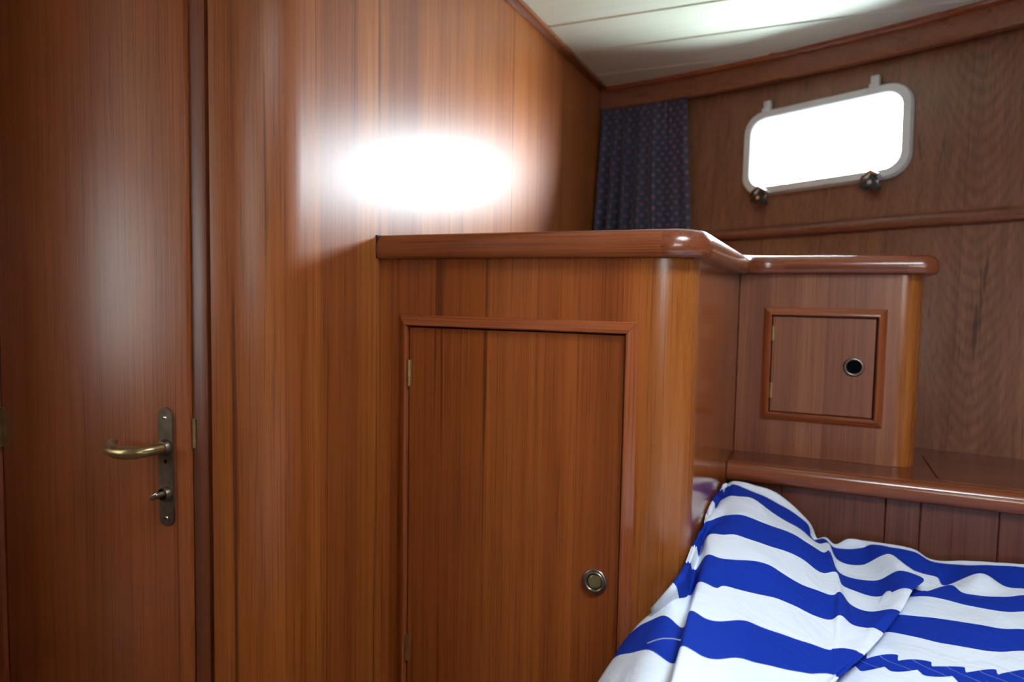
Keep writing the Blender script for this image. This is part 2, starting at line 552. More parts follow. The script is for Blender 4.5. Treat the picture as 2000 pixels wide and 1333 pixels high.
def tube(bm, pts, radii, n=12, flat=1.0):
    """closed tube through points; flat squashes the section along its second axis"""
    rings = []
    P = [Vector(p) for p in pts]
    prev = None
    for i, p in enumerate(P):
        d = (P[min(i + 1, len(P) - 1)] - P[max(i - 1, 0)]).normalized()
        ref = Vector((0, 0, 1)) if abs(d.z) < 0.9 else Vector((1, 0, 0))
        a = d.cross(ref).normalized()
        b_ = a.cross(d).normalized()
        r = radii[i] if isinstance(radii, (list, tuple)) else radii
        rings.append([bm.verts.new(p + a * r * cos(2 * pi * k / n) + b_ * r * flat * sin(2 * pi * k / n)) for k in range(n)])
    for r0, r1 in zip(rings[:-1], rings[1:]):
        for k in range(n):
            bm.faces.new((r0[k], r0[(k + 1) % n], r1[(k + 1) % n], r1[k]))
    bm.faces.new(rings[0])
    bm.faces.new(rings[-1])


def rounded_rect(w, h, r, n=8):
    pts = []
    for cx, cy, a0 in ((w / 2 - r, h / 2 - r, 0), (-w / 2 + r, h / 2 - r, 90), (-w / 2 + r, -h / 2 + r, 180), (w / 2 - r, -h / 2 + r, 270)):
        pts += arc(cx, cy, r, a0, a0 + 90, n)
    return pts


def cut(obj, cutter_mesh):
    """boolean difference, applied"""
    co = bpy.data.objects.new('cutter', cutter_mesh)
    C.objects.link(co)
    md = obj.modifiers.new('cut', 'BOOLEAN')
    md.operation = 'DIFFERENCE'
    md.solver = 'EXACT'
    md.object = co
    dg = bpy.context.evaluated_depsgraph_get()
    me = bpy.data.meshes.new_from_object(obj.evaluated_get(dg))
    obj.modifiers.clear()
    old = obj.data
    obj.data = me
    bpy.data.meshes.remove(old)
    bpy.data.objects.remove(co)


def box_mesh(*b6):
    bm = bmesh.new()
    bm_box(bm, *b6)
    return finish(bm, smooth=0)


# ------------------------------------------------------------------ hull shape (plan curve of the ship's side)
_hx = np.array([-.65, -.36, -.208, -.046, .183, .293, .367, .55])
_hy = np.array([2.1, 2.047, 2.007, 1.955, 1.857, 1.807, 1.768, 1.68])
_hc = np.polyfit(_hx, _hy, 3)


def y_pelmet(x):
    if x > 0.45:
        return float(np.polyval(_hc, 0.45) + (x - 0.45) * np.polyval(np.polyder(_hc), 0.45))
    if x < -0.65:
        return float(np.polyval(_hc, -0.65) + (x + 0.65) * -0.12)
    return float(np.polyval(_hc, x))


def y_hull(x, z):
    lean = min(.12, max(0.0, .064 - .33 * (x - .328)))
    return y_pelmet(x) + .05 - lean * (1 - (z + .33) / .99)


CEIL = 0.655
FLOOR = -H

# ------------------------------------------------------------------ structure: sole, ceiling, walls
sole = empty('floor', (0, 0, FLOOR))
tag(sole, 'brown teak cabin sole', None, None, 'structure')
for i in range(16):
    y0 = -1.6 + i * 0.24
    box('plank', (-2.1, 2.2, y0 + .001, y0 + .239, FLOOR - .03, FLOOR), 'teak_sole', sole, bev=.002, seg=1)

ceil_o = box('ceiling', (-2.13, 2.23, -1.63, 2.35, CEIL + .0045, CEIL + .045), 'groove_brown')
tag(ceil_o, 'cream painted board ceiling with brown grooves', None, None, 'structure')
cut(ceil_o, box_mesh(ADDED_HATCH[0], ADDED_HATCH[1], ADDED_HATCH[2], ADDED_HATCH[3], CEIL - .1, CEIL + .2))
edges = [1.585 + .1925 * k for k in range(-17, 4)]
for a, c in zip(edges[:-1], edges[1:]):
    xm = 2.2
    for s in range(400):
        xx = -.65 + s * .01
        if y_hull(xx, CEIL) < a + .02:
            xm = min(2.2, xx)
            break
    segs = [(-2.1, xm)]
    if a < ADDED_HATCH[3] and c > ADDED_HATCH[2]:
        segs = [(-2.1, ADDED_HATCH[0]), (ADDED_HATCH[1], xm)]
    for s0, s1 in segs:
        bm = bmesh.new()
        prof = [(a + .0025, CEIL + .0045), (a + .0025, CEIL + .003), (a + .0055, CEIL), (c - .0055, CEIL), (c - .0025, CEIL + .003), (c - .0025, CEIL + .0045)]
        v0 = [bm.verts.new((s0, y, z)) for y, z in prof]
        v1 = [bm.verts.new((s1, y, z)) for y, z in prof]
        bm.faces.new(v0)
        bm.faces.new(v1)
        for i in range(6):
            bm.faces.new((v0[i], v0[(i + 1) % 6], v1[(i + 1) % 6], v1[i]))
        link('plank', finish(bm, 30), 'ceiling_paint', ceil_o)
# coaming of an unseen deck hatch, added to light the berth
hf = empty('added_hatch', ((ADDED_HATCH[0] + ADDED_HATCH[1]) / 2, (ADDED_HATCH[2] + ADDED_HATCH[3]) / 2, CEIL))
tag(hf, 'added unseen deck hatch with smoked pane and wooden coaming, lighting the berth', None, None, 'structure')
for b6 in ((ADDED_HATCH[0] - .03, ADDED_HATCH[1] + .03, ADDED_HATCH[2] - .03, ADDED_HATCH[2], CEIL - .012, CEIL + .10), (ADDED_HATCH[0] - .03, ADDED_HATCH[1] + .03, ADDED_HATCH[3], ADDED_HATCH[3] + .03, CEIL - .012, CEIL + .10),
           (ADDED_HATCH[0] - .03, ADDED_HATCH[0], ADDED_HATCH[2], ADDED_HATCH[3], CEIL - .012, CEIL + .10), (ADDED_HATCH[1], ADDED_HATCH[1] + .03, ADDED_HATCH[2], ADDED_HATCH[3], CEIL - .012, CEIL + .10)):
    box('coaming', b6, 'teak_end', hf, bev=.004)

bm = bmesh.new()
bm.faces.new([bm.verts.new((x, y, CEIL + .085)) for x, y in ((ADDED_HATCH[0], ADDED_HATCH[2]), (ADDED_HATCH[1], ADDED_HATCH[2]), (ADDED_HATCH[1], ADDED_HATCH[3]), (ADDED_HATCH[0], ADDED_HATCH[3]))])
link('pane', finish(bm, 0), 'added_smoked_acrylic', hf)

# ship's side with its portlight cut out
bm = bmesh.new()
xs = [-2.13, -1.6, -1.1] + [-.9 + .05 * i for i in range(63)]
zs = [FLOOR - .03, -.6, -.33, -.1, .1, .2, .3, .4, .5, .6, .70]
grid = [[bm.verts.new((x, y_hull(x, z) if z > -.4 else y_hull(x, -.33), z)) for z in zs] for x in xs]
gout = [[bm.verts.new((v.co.x, v.co.y + .035, v.co.z)) for v in col_] for col_ in grid]
nx, nz = len(xs), len(zs)
for i in range(nx - 1):
    for j in range(nz - 1):
        bm.faces.new((grid[i][j], grid[i + 1][j], grid[i + 1][j + 1], grid[i][j + 1]))
        bm.faces.new((gout[i][j], gout[i][j + 1], gout[i + 1][j + 1], gout[i + 1][j]))
for i in range(nx - 1):
    bm.faces.new((grid[i][0], gout[i][0], gout[i + 1][0], grid[i + 1][0]))
    bm.faces.new((grid[i][-1], grid[i + 1][-1], gout[i + 1][-1], gout[i][-1]))
for j in range(nz - 1):
    bm.faces.new((grid[0][j], grid[0][j + 1], gout[0][j + 1], gout[0][j]))
    bm.faces.new((grid[-1][j], gout[-1][j], gout[-1][j + 1], grid[-1][j + 1]))
hull = link('wall_outboard', finish(bm, 40), 'teak_hull')
tag(hull, 'curved teak-veneered side of the boat', None, None, 'structure')

# window axes
WX = Vector((1, 0, 0)) - WIN_N * WIN_N.x
WX.normalize()
WZ = WIN_N.cross(WX)
if WZ.z < 0:
    WZ = -WZ
WC = WIN['c'].copy()


def wp(a, b_, n=0.0):
    """point on the window plane: a along, b up, n towards the room"""
    return WC + WX * a + WZ * b_ - WIN_N * n


def loop_prism(pts, n0, n1):
    bm = bmesh.new()
    l0 = [bm.verts.new(wp(a, b_, n0)) for a, b_ in pts]
    l1 = [bm.verts.new(wp(a, b_, n1)) for a, b_ in pts]
    bm.faces.new(l0)
    bm.faces.new(l1)
    k = len(pts)
    for i in range(k):
        bm.faces.new((l0[i], l0[(i + 1) % k], l1[(i + 1) % k], l1[i]))
    return bm


cut(hull, finish(loop_prism(rounded_rect(.372, .186, .038), -.15, .12), 0))

# other walls, out of the picture: they carry the added openings daylight comes in by
w_in = box('wall_inboard', (-2.13, 2.23, -1.63, -1.60, FLOOR, CEIL + .03), 'teak_hull')
tag(w_in, 'teak side of the boat behind the viewer', None, None, 'structure')
cut(w_in, box_mesh(ADDED_OPP[0], ADDED_OPP[1], -1.7, -1.5, ADDED_OPP[2] + 0, ADDED_OPP[3] + 0))
w_aft = box('wall_passage_end', (-2.13, -2.10, -1.60, 2.35, FLOOR, CEIL + .03), 'teak_hull')
tag(w_aft, 'teak bulkhead at the end of the passage', None, None, 'structure')
cut(w_aft, box_mesh(-2.2, -2.0, ADDED_PASS[0], ADDED_PASS[1], ADDED_PASS[2], ADDED_PASS[3]))
w_fwd = box('wall_forward', (2.20, 2.23, -1.60, 2.0, FLOOR, CEIL + .03), 'teak_hull')
tag(w_fwd, 'teak bulkhead at the head of the berth', None, None, 'structure')
for nm, lab, pts in (('added_window_opposite', 'added unseen window in the opposite side, lighting the cabin', [((ADDED_OPP[0], ADDED_OPP[1]), (-1.64, -1.585), (ADDED_OPP[2], ADDED_OPP[3]))]),
                     ('added_window_passage', 'added unseen window at the end of the passage, lighting the door', [((-2.14, -2.085), (ADDED_PASS[0], ADDED_PASS[1]), (ADDED_PASS[2], ADDED_PASS[3]))])):
    (xa, xb), (ya, yb), (za, zb) = pts[0]
    w_ = empty(nm, ((xa + xb) / 2, (ya + yb) / 2, za))  # both windows are added out of view to bring in daylight
    tag(w_, lab, None, None, 'structure')
    t_ = .03
    if nm == 'added_window_opposite':
        fr4 = ((xa - t_, xb + t_, ya, yb, za - t_, za), (xa - t_, xb + t_, ya, yb, zb, zb + t_), (xa - t_, xa, ya, yb, za, zb), (xb, xb + t_, ya, yb, za, zb))
    else:
        fr4 = ((xa, xb, ya - t_, yb + t_, za - t_, za), (xa, xb, ya - t_, yb + t_, zb, zb + t_), (xa, xb, ya - t_, ya, za, zb), (xa, xb, yb, yb + t_, za, zb))
    for b6 in fr4:
        box('window_frame', b6, 'teak_end', w_, bev=.004)
    if nm == 'added_window_opposite':
        cloth_q, cloth_m, cloth_n = [(xa, -1.611, za), (xb, -1.611, za), (xb, -1.611, zb), (xa, -1.611, zb)], 'added_blind_cloth', 'added_roller_blind'
    else:
        cloth_q, cloth_m, cloth_n = [(-2.111, ya, za), (-2.111, yb, za), (-2.111, yb, zb), (-2.111, ya, zb)], 'added_net_cloth', 'added_net_curtain'
    bm = bmesh.new()
    bm.faces.new([bm.verts.new(q_) for q_ in cloth_q])
    link(cloth_n, finish(bm, 0), cloth_m, w_)

# added unseen chest: keeps window light off the lower cupboard fronts
chest = box('added_chest', (-.55, 2.19, -1.595, -.80, FLOOR + .001, .10), 'teak_hull', None, bev=.006)
tag(chest, 'added unseen teak chest blocking low light from the opposite window', None, None, 'structure')

# bulkhead: flat panel with a rounded corner turning to the door
XB = -.65
bm = bmesh.new()
plan = [(XB, 2.30), (XB, 1.6), (XB, 1.1), (XB, .745)] + arc(XB - .085, .745, .085, 0, -86, 18)[1:] + [(-.7295, .70), (-.7295, .72)]
plan_in = [(XB - .028, 2.30), (XB - .028, .745)] + arc(XB - .085, .745, .057, 0, -80, 8)[1:] + [(-.7195, .72)]
ol = plan + plan_in[::-1]
w_bulk = prism('wall_bulkhead', ol, FLOOR, CEIL + .012, 'teak_bulkhead')
tag(w_bulk, 'glossy orange-brown teak bulkhead with a rounded corner', None, None, 'structure')

# trims
box_trim = box('trim_1', (XB, XB + .027, .66, 2.12, CEIL - .010, CEIL + .012), 'teak_athwart', bev=.003)
tag(box_trim, 'narrow teak batten between bulkhead and ceiling', None, None, 'structure')
pel = empty('trim_2', (-.1, 1.95, CEIL - .07))
tag(pel, 'curved teak pelmet under the ceiling above the portlight', None, None, 'structure')
ppath = [(x, y_pelmet(x)) for x in [XB + .001] + [-.62 + .04 * i for i in range(58)]]
st = plan_stations(ppath, 0, 1)
prof_board = [(-.018, CEIL - .014), (.0, CEIL - .014), (.0, CEIL - .060), (-.002, CEIL - .065), (-.006, CEIL - .067), (-.018, CEIL - .067)]
link('pelmet_board', finish(sweep_mesh(st, prof_board), 35), 'teak_pelmet', pel)
prof_strip = [(-.018, CEIL + .012), (.012, CEIL + .012), (.012, CEIL - .003), (.010, CEIL - .009), (.005, CEIL - .0125), (.0005, CEIL - .0138), (-.018, CEIL - .0138)]
link('cover_strip', finish(sweep_mesh(st, prof_strip), 35), 'teak_long', pel)
rail = empty('trim_3', (0, 1.9, .16))
tag(rail, 'rounded teak rail along the boat side below the portlight', None, None, 'structure')


def rail_z(x):
    return .199 + .024 * (x + .295)


st = []
rx = [XB + .001] + [-.62 + .06 * i for i in range(39)]
for i, x in enumerate(rx):
    z = rail_z(x) - .017
    s = (y_hull(x + .01, z) - y_hull(x - .01, z)) / .02
    n_ = Vector((s, -1, 0)).normalized()
    st.append(((x, y_hull(x, z), z), tuple(n_), (0, 0, 1)))
prof = [(-.006, -.0165), (.010, -.0165), (.0165, -.011), (.0185, -.003), (.0165, .006), (.010, .013), (.003, .0165), (-.006, .0165)]
link('rail_strip', finish(sweep_mesh(st, prof), 50), 'teak_pelmet', rail)

# ------------------------------------------------------------------ portlight
win = empty('window_1', tuple(WC - WZ * .116))
tag(win, 'bright oblong portlight with rounded white frame', None, None, 'structure')
outer = rounded_rect(.418, .232, .056)
inner = rounded_rect(.372, .186, .038)
mid_o = rounded_rect(.410, .224, .052)
mid_i = rounded_rect(.378, .192, .041)
bm = bmesh.new()
loops = []
for pts, n_ in ((outer, -.012), (outer, .010), (mid_o, .015), (mid_i, .015), (inner, .010), (inner, -.032)):
    loops.append([bm.verts.new(wp(a, b_, n_)) for a, b_ in pts])
k = len(outer)
for r0, r1 in zip(loops[:-1], loops[1:]):
    for i in range(k):
        bm.faces.new((r0[i], r0[(i + 1) % k], r1[(i + 1) % k], r1[i]))
link('window_frame', finish(bm, 40), 'white_frame', win)
link('pane', finish(loop_prism(rounded_rect(.374, .188, .039), -.020, -.015), 0), 'window_glass', win)
for a in (-.146, .124):          # hinges on the upper edge
    bm = bmesh.new()
    bm_box(bm, -.010, .010, -.016, 0, -.018, .024, bev=.003)
    for v in bm.verts:
        v.co = wp(a + v.co.x, .118 + v.co.z, -v.co.y)
    hg = link('hinge', finish(bm), 'white_frame', win)
    bm = bmesh.new()
    tube(bm, [wp(a - .011, .116, .017), wp(a + .011, .116, .017)], .005, 12)
    link('hinge_pin', finish(bm), 'white_frame', hg)
for a in (-.150, .128):          # latches on the lower edge: bracket, stem and three-lobed knob
    bm = bmesh.new()
    bm_box(bm, -.014, .014, -.014, 0, -.016, .012, bev=.003)
    for v in bm.verts:
        v.co = wp(a + v.co.x, -.116 + v.co.z, -v.co.y)
    lt = link('latch', finish(bm), 'chrome', win)
    bm = bmesh.new()
    outl = []
    for i in range(36):
        t = 2 * pi * i / 36
        r = .017 + .0085 * cos(3 * (t - pi / 2 + .25))
        outl.append((a + r * cos(t), -.128 + r * sin(t)))
    l0 = [bm.verts.new(wp(x, z, .018)) for x, z in outl]
    l1 = [bm.verts.new(wp(x, z, .030)) for x, z in outl]
    bm.faces.new(l0)
    ff = bm.faces.new(l1)
    for i in range(36):
        bm.faces.new((l0[i], l0[(i + 1) % 36], l1[(i + 1) % 36], l1[i]))
    bmesh.ops.bevel(bm, geom=list(ff.edges), offset=.003, segments=2, affect='EDGES')
    link('latch_knob', finish(bm, 50), 'black_plastic', lt)
    bm = bmesh.new()
    tube(bm, [wp(a, -.128, .005), wp(a, -.128, .034)], .005, 14)
    link('latch_stem', finish(bm), 'chrome', lt)
    bm = bmesh.new()
    tube(bm, [wp(a - .030, -.122, .016), wp(a - .016, -.110, .03), wp(a, -.100, .032), wp(a + .016, -.110, .03), wp(a + .027, -.118, .016)], [.002, .004, .005, .004, .002], 8)
    link('latch_yoke', finish(bm), 'chrome', lt)

# ------------------------------------------------------------------ passage door
YD = .66
door = empty('door_1', (-.98, YD, FLOOR))
tag(door, 'tall narrow teak door with a bronze lever handle', None, None, 'structure')
box('door_leaf', (-1.190, -.7735, YD, YD + .032, FLOOR + .02, .58), 'teak_door', door, bev=.003)
box('door_jamb', (-.7715, -.7425, YD + .006, YD + .06, FLOOR, CEIL), 'teak_jamb', door, bev=.002)
box('door_jamb', (-1.262, -1.1925, YD - .006, YD + .06, FLOOR, CEIL), 'teak_jamb', door, bev=.002)
box('door_head', (-1.1925, -.7715, YD + .008, YD + .06, .583, CEIL), 'teak_moulding_flat', door, bev=.002)
box('gap_shade_strip', (-.7425, -.7200, YD + .05, YD + .06, FLOOR, CEIL), 'dark_gap', door)  # near-black strip, its colour stands for the shade in the gap
box('strike_plate', (-.7708, -.7650, YD + .0045, YD + .010, -.2145, -.174), 'brass_aged', door)
HX = -.8135
bm = bmesh.new()
outl = [(HX + x * 1.0, -.245 + z) for x, z in rounded_rect(.027, .167, .0134, 10)]
l0 = [bm.verts.new((x, YD + .001, z)) for x, z in outl]
l1 = [bm.verts.new((x, YD - .0035, z)) for x, z in outl]
bm.faces.new(l0)
ff = bm.faces.new(l1)
for i in range(len(outl)):
    j = (i + 1) % len(outl)
    bm.faces.new((l0[i], l0[j], l1[j], l1[i]))
bmesh.ops.bevel(bm, geom=list(ff.edges), offset=.0012, segments=2, affect='EDGES')
plate = link('handle_plate', finish(bm, 40), 'bronze_plate', door)
for z in (-.176, -.316):
    s_ = link('screw', finish(lathe([(0, .0055), (.0022, .005), (.0030, .0038), (.0032, .003)], 16), lift=False), 'screw_metal', plate, at=(HX, YD, z))
    sl = box('screw_slot', (HX - .0026, HX + .0026, YD - .0058, YD - .0048, z - .0005, z + .0005), 'black_hole', s_)
bm = bmesh.new()
lz = -.2165
pts = [(HX, YD, lz), (HX, YD - .018, lz), (HX - .003, YD - .031, lz - .0005), (HX - .012, YD - .040, lz - .002), (HX - .028, YD - .043, lz - .0035), (HX - .048, YD - .042, lz - .0045),
       (HX - .066, YD - .038, lz - .0035), (HX - .078, YD - .030, lz - .0015), (HX - .085, YD - .020, lz + .0005), (HX - .088, YD - .012, lz + .0015)]
rad = [.0075, .0072, .0076, .0084, .0088, .0088, .0082, .0074, .0060, .0030]
tube(bm, pts, rad, 18)
link('lever', finish(bm, 50), 'brass_aged', plate)
link('lever_collar', finish(lathe([(.0115, .003), (.0115, .007), (.0095, .010), (0, .010)], 28), lift=False), 'bronze_plate', plate, at=(HX, YD, lz))
link('keyhole', finish(lathe([(.0028, .0036), (.0022, .0042), (0, .0042)], 14), lift=False), 'black_hole', plate, at=(HX, YD, -.2365))
tt = link('thumb_turn_ring', finish(lathe([(.0112, .003), (.0112, .008), (.0096, .0105), (.0082, .0105), (.0080, .005), (0, .005)], 30), lift=False), 'bronze_plate', plate, at=(HX + .0005, YD, -.2815))
bm = bmesh.new()
bm_box(bm, -.0034, .0034, -.024, -.004, -.0085, .0085, bev=.002)
bmesh.ops.rotate(bm, verts=bm.verts, cent=(0, 0, 0), matrix=Matrix.Rotation(radians(62), 3, 'Y'))
link('thumb_turn', finish(bm, lift=False), 'ring_metal', tt, at=(HX - .001, YD, -.2815))
bm = bmesh.new()
tube(bm, [(-1.191, YD - .006, -.256), (-1.191, YD - .006, -.192)], .0055, 14)
bm_box(bm, -1.191, -1.178, YD - .003, YD + .002, -.255, -.193)
link('hinge', finish(bm), 'brass_aged', door)
w_ret = box('added_shade_wall', (-1.30, -1.265, .40, YD + .06, FLOOR, CEIL + .01), 'teak_door', bev=.006)  # wall end added out of view to shade the hinge side of the door
tag(w_ret, 'added unseen teak wall end shading the passage door', None, None, 'structure')
w_beh = box('wall_beyond', (-2.10, -1.30, YD + .02, YD + .05, FLOOR, CEIL + .01), 'teak_door')
tag(w_beh, 'teak wall of the passage beyond the door', None, None, 'structure')

# ------------------------------------------------------------------ cupboards


def frame_moulding(name, x0, x1, z0, z1, y, wd, prof, parent):
    """mitred moulding round an opening (inner edge x0..x1, z0..z1) on a face at y; prof = (outward, proud)"""
    inn = [(x0, z0), (x1, z0), (x1, z1), (x0, z1)]
    dirs = [(-1, -1), (1, -1), (1, 1), (-1, 1)]
    for i in range(4):
        j = (i + 1) % 4
        st = []
        for q in (i, j):
            st.append(((inn[q][0], y, inn[q][1]), (dirs[q][0], 0, dirs[q][1]), (0, -1, 0)))
        bm = sweep_mesh(st, prof)
        for v in bm.verts:       # a hair of mitre gap so each strip reads on its own
            cx, cz = (inn[i][0] + inn[j][0]) / 2, (inn[i][1] + inn[j][1]) / 2
            if i in (0, 2):
                v.co.x += .0003 * (1 if v.co.x < cx else -1)
            else:
                v.co.z += .0003 * (1 if v.co.z < cz else -1)
        link(name, finish(bm, 40), 'teak_moulding_flat' if i in (0, 2) else 'teak_moulding_up', parent)


MOULD = [(0, -.004), (0, .0075), (.0015, .0098), (.004, .0102), (.008, .0085), (.0145, .0035), (.0172, .0015), (.0172, -.004)]


def butt_hinge(parent, x, y, z0, z1):
    bm = bmesh.new()
    zc = [z0 + (z1 - z0) * t for t in (0, .33, .345, .655, .67, 1)]
    for a, c in ((0, 1), (2, 3), (4, 5)):
        tube(bm, [(x, y, zc[a]), (x, y, zc[c])], .0030, 12)
    bm_box(bm, x, x + .0036, y + .0005, y + .0025, z0, z1)
    return link('hinge', finish(bm), 'brass_bright', parent)


def panel_with_hole(name, x0, x1, z0, z1, hx0, hx1, hz0, hz1, y, mat, parent, th=.018):
    o = box(name, (x0, x1, y, y + th, z0, z1), mat, parent)
    bmc = bmesh.new()
    bm_box(bmc, hx0, hx1, y - .1, y + .1, hz0, hz1)
    base = -Vector(o.location)
    for v in bmc.verts:
        v.co.z += H
    me = bpy.data.meshes.new('c')
    bmesh.ops.recalc_face_normals(bmc, faces=bmc.faces)
    bmc.to_mesh(me)
    bmc.free()
    # cut in room space: drop the parent for a moment
    p, l = o.parent, o.location.copy()
    o.parent = None
    o.location = (0, 0, 0)
    bpy.context.view_layer.update()
    cut(o, me)
    o.parent = p
    o.location = l
    return o


YF = .936                      # face of the tall cupboard
XS = -.153                     # its side
TOP0, TOP1 = .057, .0955       # underside and top of the worktop
cab = empty('tall_cupboard', (-.40, 1.2, FLOOR))
tag(cab, 'tall teak cupboard with rounded corner and one large framed door', 'cupboard')
panel_with_hole('front_panel', XB + .0005, XS - .060, FLOOR + .001, TOP0, -.6005, -.2390, -.7245, -.0475, YF, 'teak_front', cab)
pc = arc(XS - .060, YF + .060, .060, -90, 0, 16) + arc(XS - .060, YF + .060, .042, 0, -90, 10)
prism('corner_post', pc, FLOOR + .001, TOP0, 'teak_post', cab)
prism('side_panel', [(XS - .0008, YF + .0605), (XS - .0008, 1.905), (XS - .018, 1.905), (XS - .018, YF + .0605)], FLOOR + .001, TOP0, 'teak_side', cab)
box('recess_back', (-.61, -.23, YF + .03, YF + .034, -.75, -.03), 'dark_gap', cab)
frame_moulding('door_moulding', -.5985, -.2410, -.7225, -.0495, YF, .017, MOULD, cab)
bdoor = box('cupboard_door', (-.5965, -.2430, YF - .0015, YF + .016, -.7205, -.0518), 'teak_front', cab, bev=.0008, seg=1)
butt_hinge(bdoor, -.5955, YF - .0045, -.147, -.105)
butt_hinge(bdoor, -.5955, YF - .0045, -.604, -.561)
RING = [(.0185, .0), (.0188, .002), (.0180, .0038), (.0165, .0046), (.0156, .0046), (.0150, .0060), (.0138, .0068), (.0124, .0062), (.0115, .0045), (.0112, -.004)]
kz = (-.277, YF - .0015, -.410)
ring = link('knob_ring', finish(lathe(RING, 48), 60, lift=False), 'ring_metal', bdoor, at=kz)
link('knob_button', finish(lathe([(.0106, -.004), (.0106, .0020), (.0096, .0030), (.007, .0034), (0, .0036)], 40), 50, lift=False), 'brass_button', ring, at=kz)

YS = 1.55                      # face of the small cupboard
SHELF = -.328
sc_ = empty('bedside_locker', (.02, 1.66, SHELF))
tag(sc_, 'small teak locker with a square framed door standing on the shelf', 'locker')
XR = .194
panel_with_hole('front_panel', XS + .0005, XR - .042, SHELF + .0005, TOP0, -.0875, .1145, -.2375, -.0275, YS, 'teak_small', sc_)
pc = arc(XR - .042, YS + .042, .042, -90, 0, 14) + arc(XR - .042, YS + .042, .026, 0, -90, 8)
prism('corner_post', pc, SHELF + .0005, TOP0, 'teak_post', sc_)
prism('side_panel', [(XR - .0008, YS + .0425), (XR - .0008, 1.80), (XR - .018, 1.80), (XR - .018, YS + .0425)], SHELF + .0005, TOP0, 'teak_side', sc_)
box('recess_back', (-.10, .13, YS + .03, YS + .034, -.25, -.015), 'dark_gap', sc_)
frame_moulding('door_moulding', -.0855, .1125, -.2355, -.0295, YS, .017, MOULD, sc_)
sdoor = box('locker_door', (-.0835, .1105, YS - .0015, YS + .016, -.2335, -.0318), 'teak_small', sc_, bev=.0008, seg=1)
butt_hinge(sdoor, -.0826, YS - .0045, -.083, -.052)
butt_hinge(sdoor, -.0826, YS - .0045, -.205, -.173)
kz = (.0735, YS - .0015, -.1305)
ring = link('knob_ring', finish(lathe([(.0192, 0), (.0195, .002), (.0185, .004), (.0170, .0052), (.0155, .0055), (.0140, .0045), (.0132, .001), (.0130, -.001)], 48), 60, lift=False), 'ring_metal', sdoor, at=kz)
link('knob_socket', finish(lathe([(.0130, .0008), (0, .0008)], 40), 0, lift=False), 'black_hole', ring, at=kz)
box('side_catch', (XR - .001, XR + .007, 1.66, 1.70, -.215, -.155), 'black_plastic', sc_, bev=.002)

# ------------------------------------------------------------------ worktop with bull-nosed lipping
top = empty('worktop', (-.3, 1.5, TOP0))
tag(top, 'L-shaped teak worktop with rounded edge over both cupboards', 'worktop')
YE, XE, YE2, XE2 = .915, -.133, 1.530, .216
path_front = [(XB + .0022, YE), (-.193, YE)]
c1 = arc(XE - .058, YE + .058, .058, -90, 0, 14)
c2 = [(XE + .046 * (1 - cos(radians(a))) * 1.0, YE2 - .046 + .046 * sin(radians(a))) for a in np.linspace(0, 90, 13)]
c3 = arc(XE2 - .036, YE2 + .036, .036, -90, 0, 12)
end_y = y_hull(XE2, .07) - .002
path_all = path_front + c1 + c2 + c3 + [(XE2, end_y)]


def shift_path(path, d):
    return [(s[0][0] + s[1][0] * d, s[0][1] + s[1][1] * d) for s in plan_stations(path, 0, 1)]


inset = .024
ins = shift_path(path_all, -inset)
hb = [(x, y_hull(x, .07) - .002) for x in np.linspace(XE2 - inset, XB + .006, 24)]
prism('top_panel', ins + hb, TOP0 + .003, TOP1 - .0005, 'teak_athwart', top)
hh = TOP1 - TOP0
nose = [(-inset, TOP0), (-.007, TOP0), (-.0028, TOP0 + .0035), (-.0006, TOP0 + .009), (0, TOP0 + .016), (-.0012, TOP0 + .0235), (-.0045, TOP0 + .0305), (-.0095, TOP0 + .0355), (-.0155, TOP1 - .0004), (-inset, TOP1)]
jo = .04                        # straight strips run up to the solid corner blocks
segs = [('front_lipping', path_front, 'teak_long'),
        ('corner_block', [(-.193, YE)] + c1[0:] , 'teak_end'),
        ('side_lipping', [c1[-1], c2[0]], 'teak_athwart'),
        ('cove_block', c2 + [(c2[-1][0] + .022, YE2)], 'teak_end'),
        ('front_lipping', [(c2[-1][0] + .022, YE2), (.158, YE2)], 'teak_long'),
        ('corner_block', [(.158, YE2)] + c3, 'teak_end'),
        ('side_lipping', [c3[-1], (XE2, end_y)], 'teak_athwart')]
for nm, pth, mt in segs:
    clean = [pth[0]] + [q for p_, q in zip(pth[:-1], pth[1:]) if (Vector(q) - Vector(p_)).length > 1e-4]
    link(nm, finish(sweep_mesh(plan_stations(clean, 0, 1), nose), 45), mt, top)
# dark end joint where the worktop meets the bulkhead
box('end_joint', (XB + .0003, XB + .0022, YE + .002, YE + .03, TOP0 + .001, TOP1 - .001), 'dark_gap', top)

# ------------------------------------------------------------------ shelf behind the berth
sh = empty('berth_shelf', (.5, 1.6, SHELF - .03))
tag(sh, 'dark teak shelf with rounded nosing running behind the berth', 'shelf')
xs_ = [XS + .0005] + list(np.linspace(-.1, 1.08, 22))
ol = [(XS + .0005, 1.446), (1.08, 1.446)] + [(x, y_hull(x, SHELF) - .001) for x in xs_[::-1]]
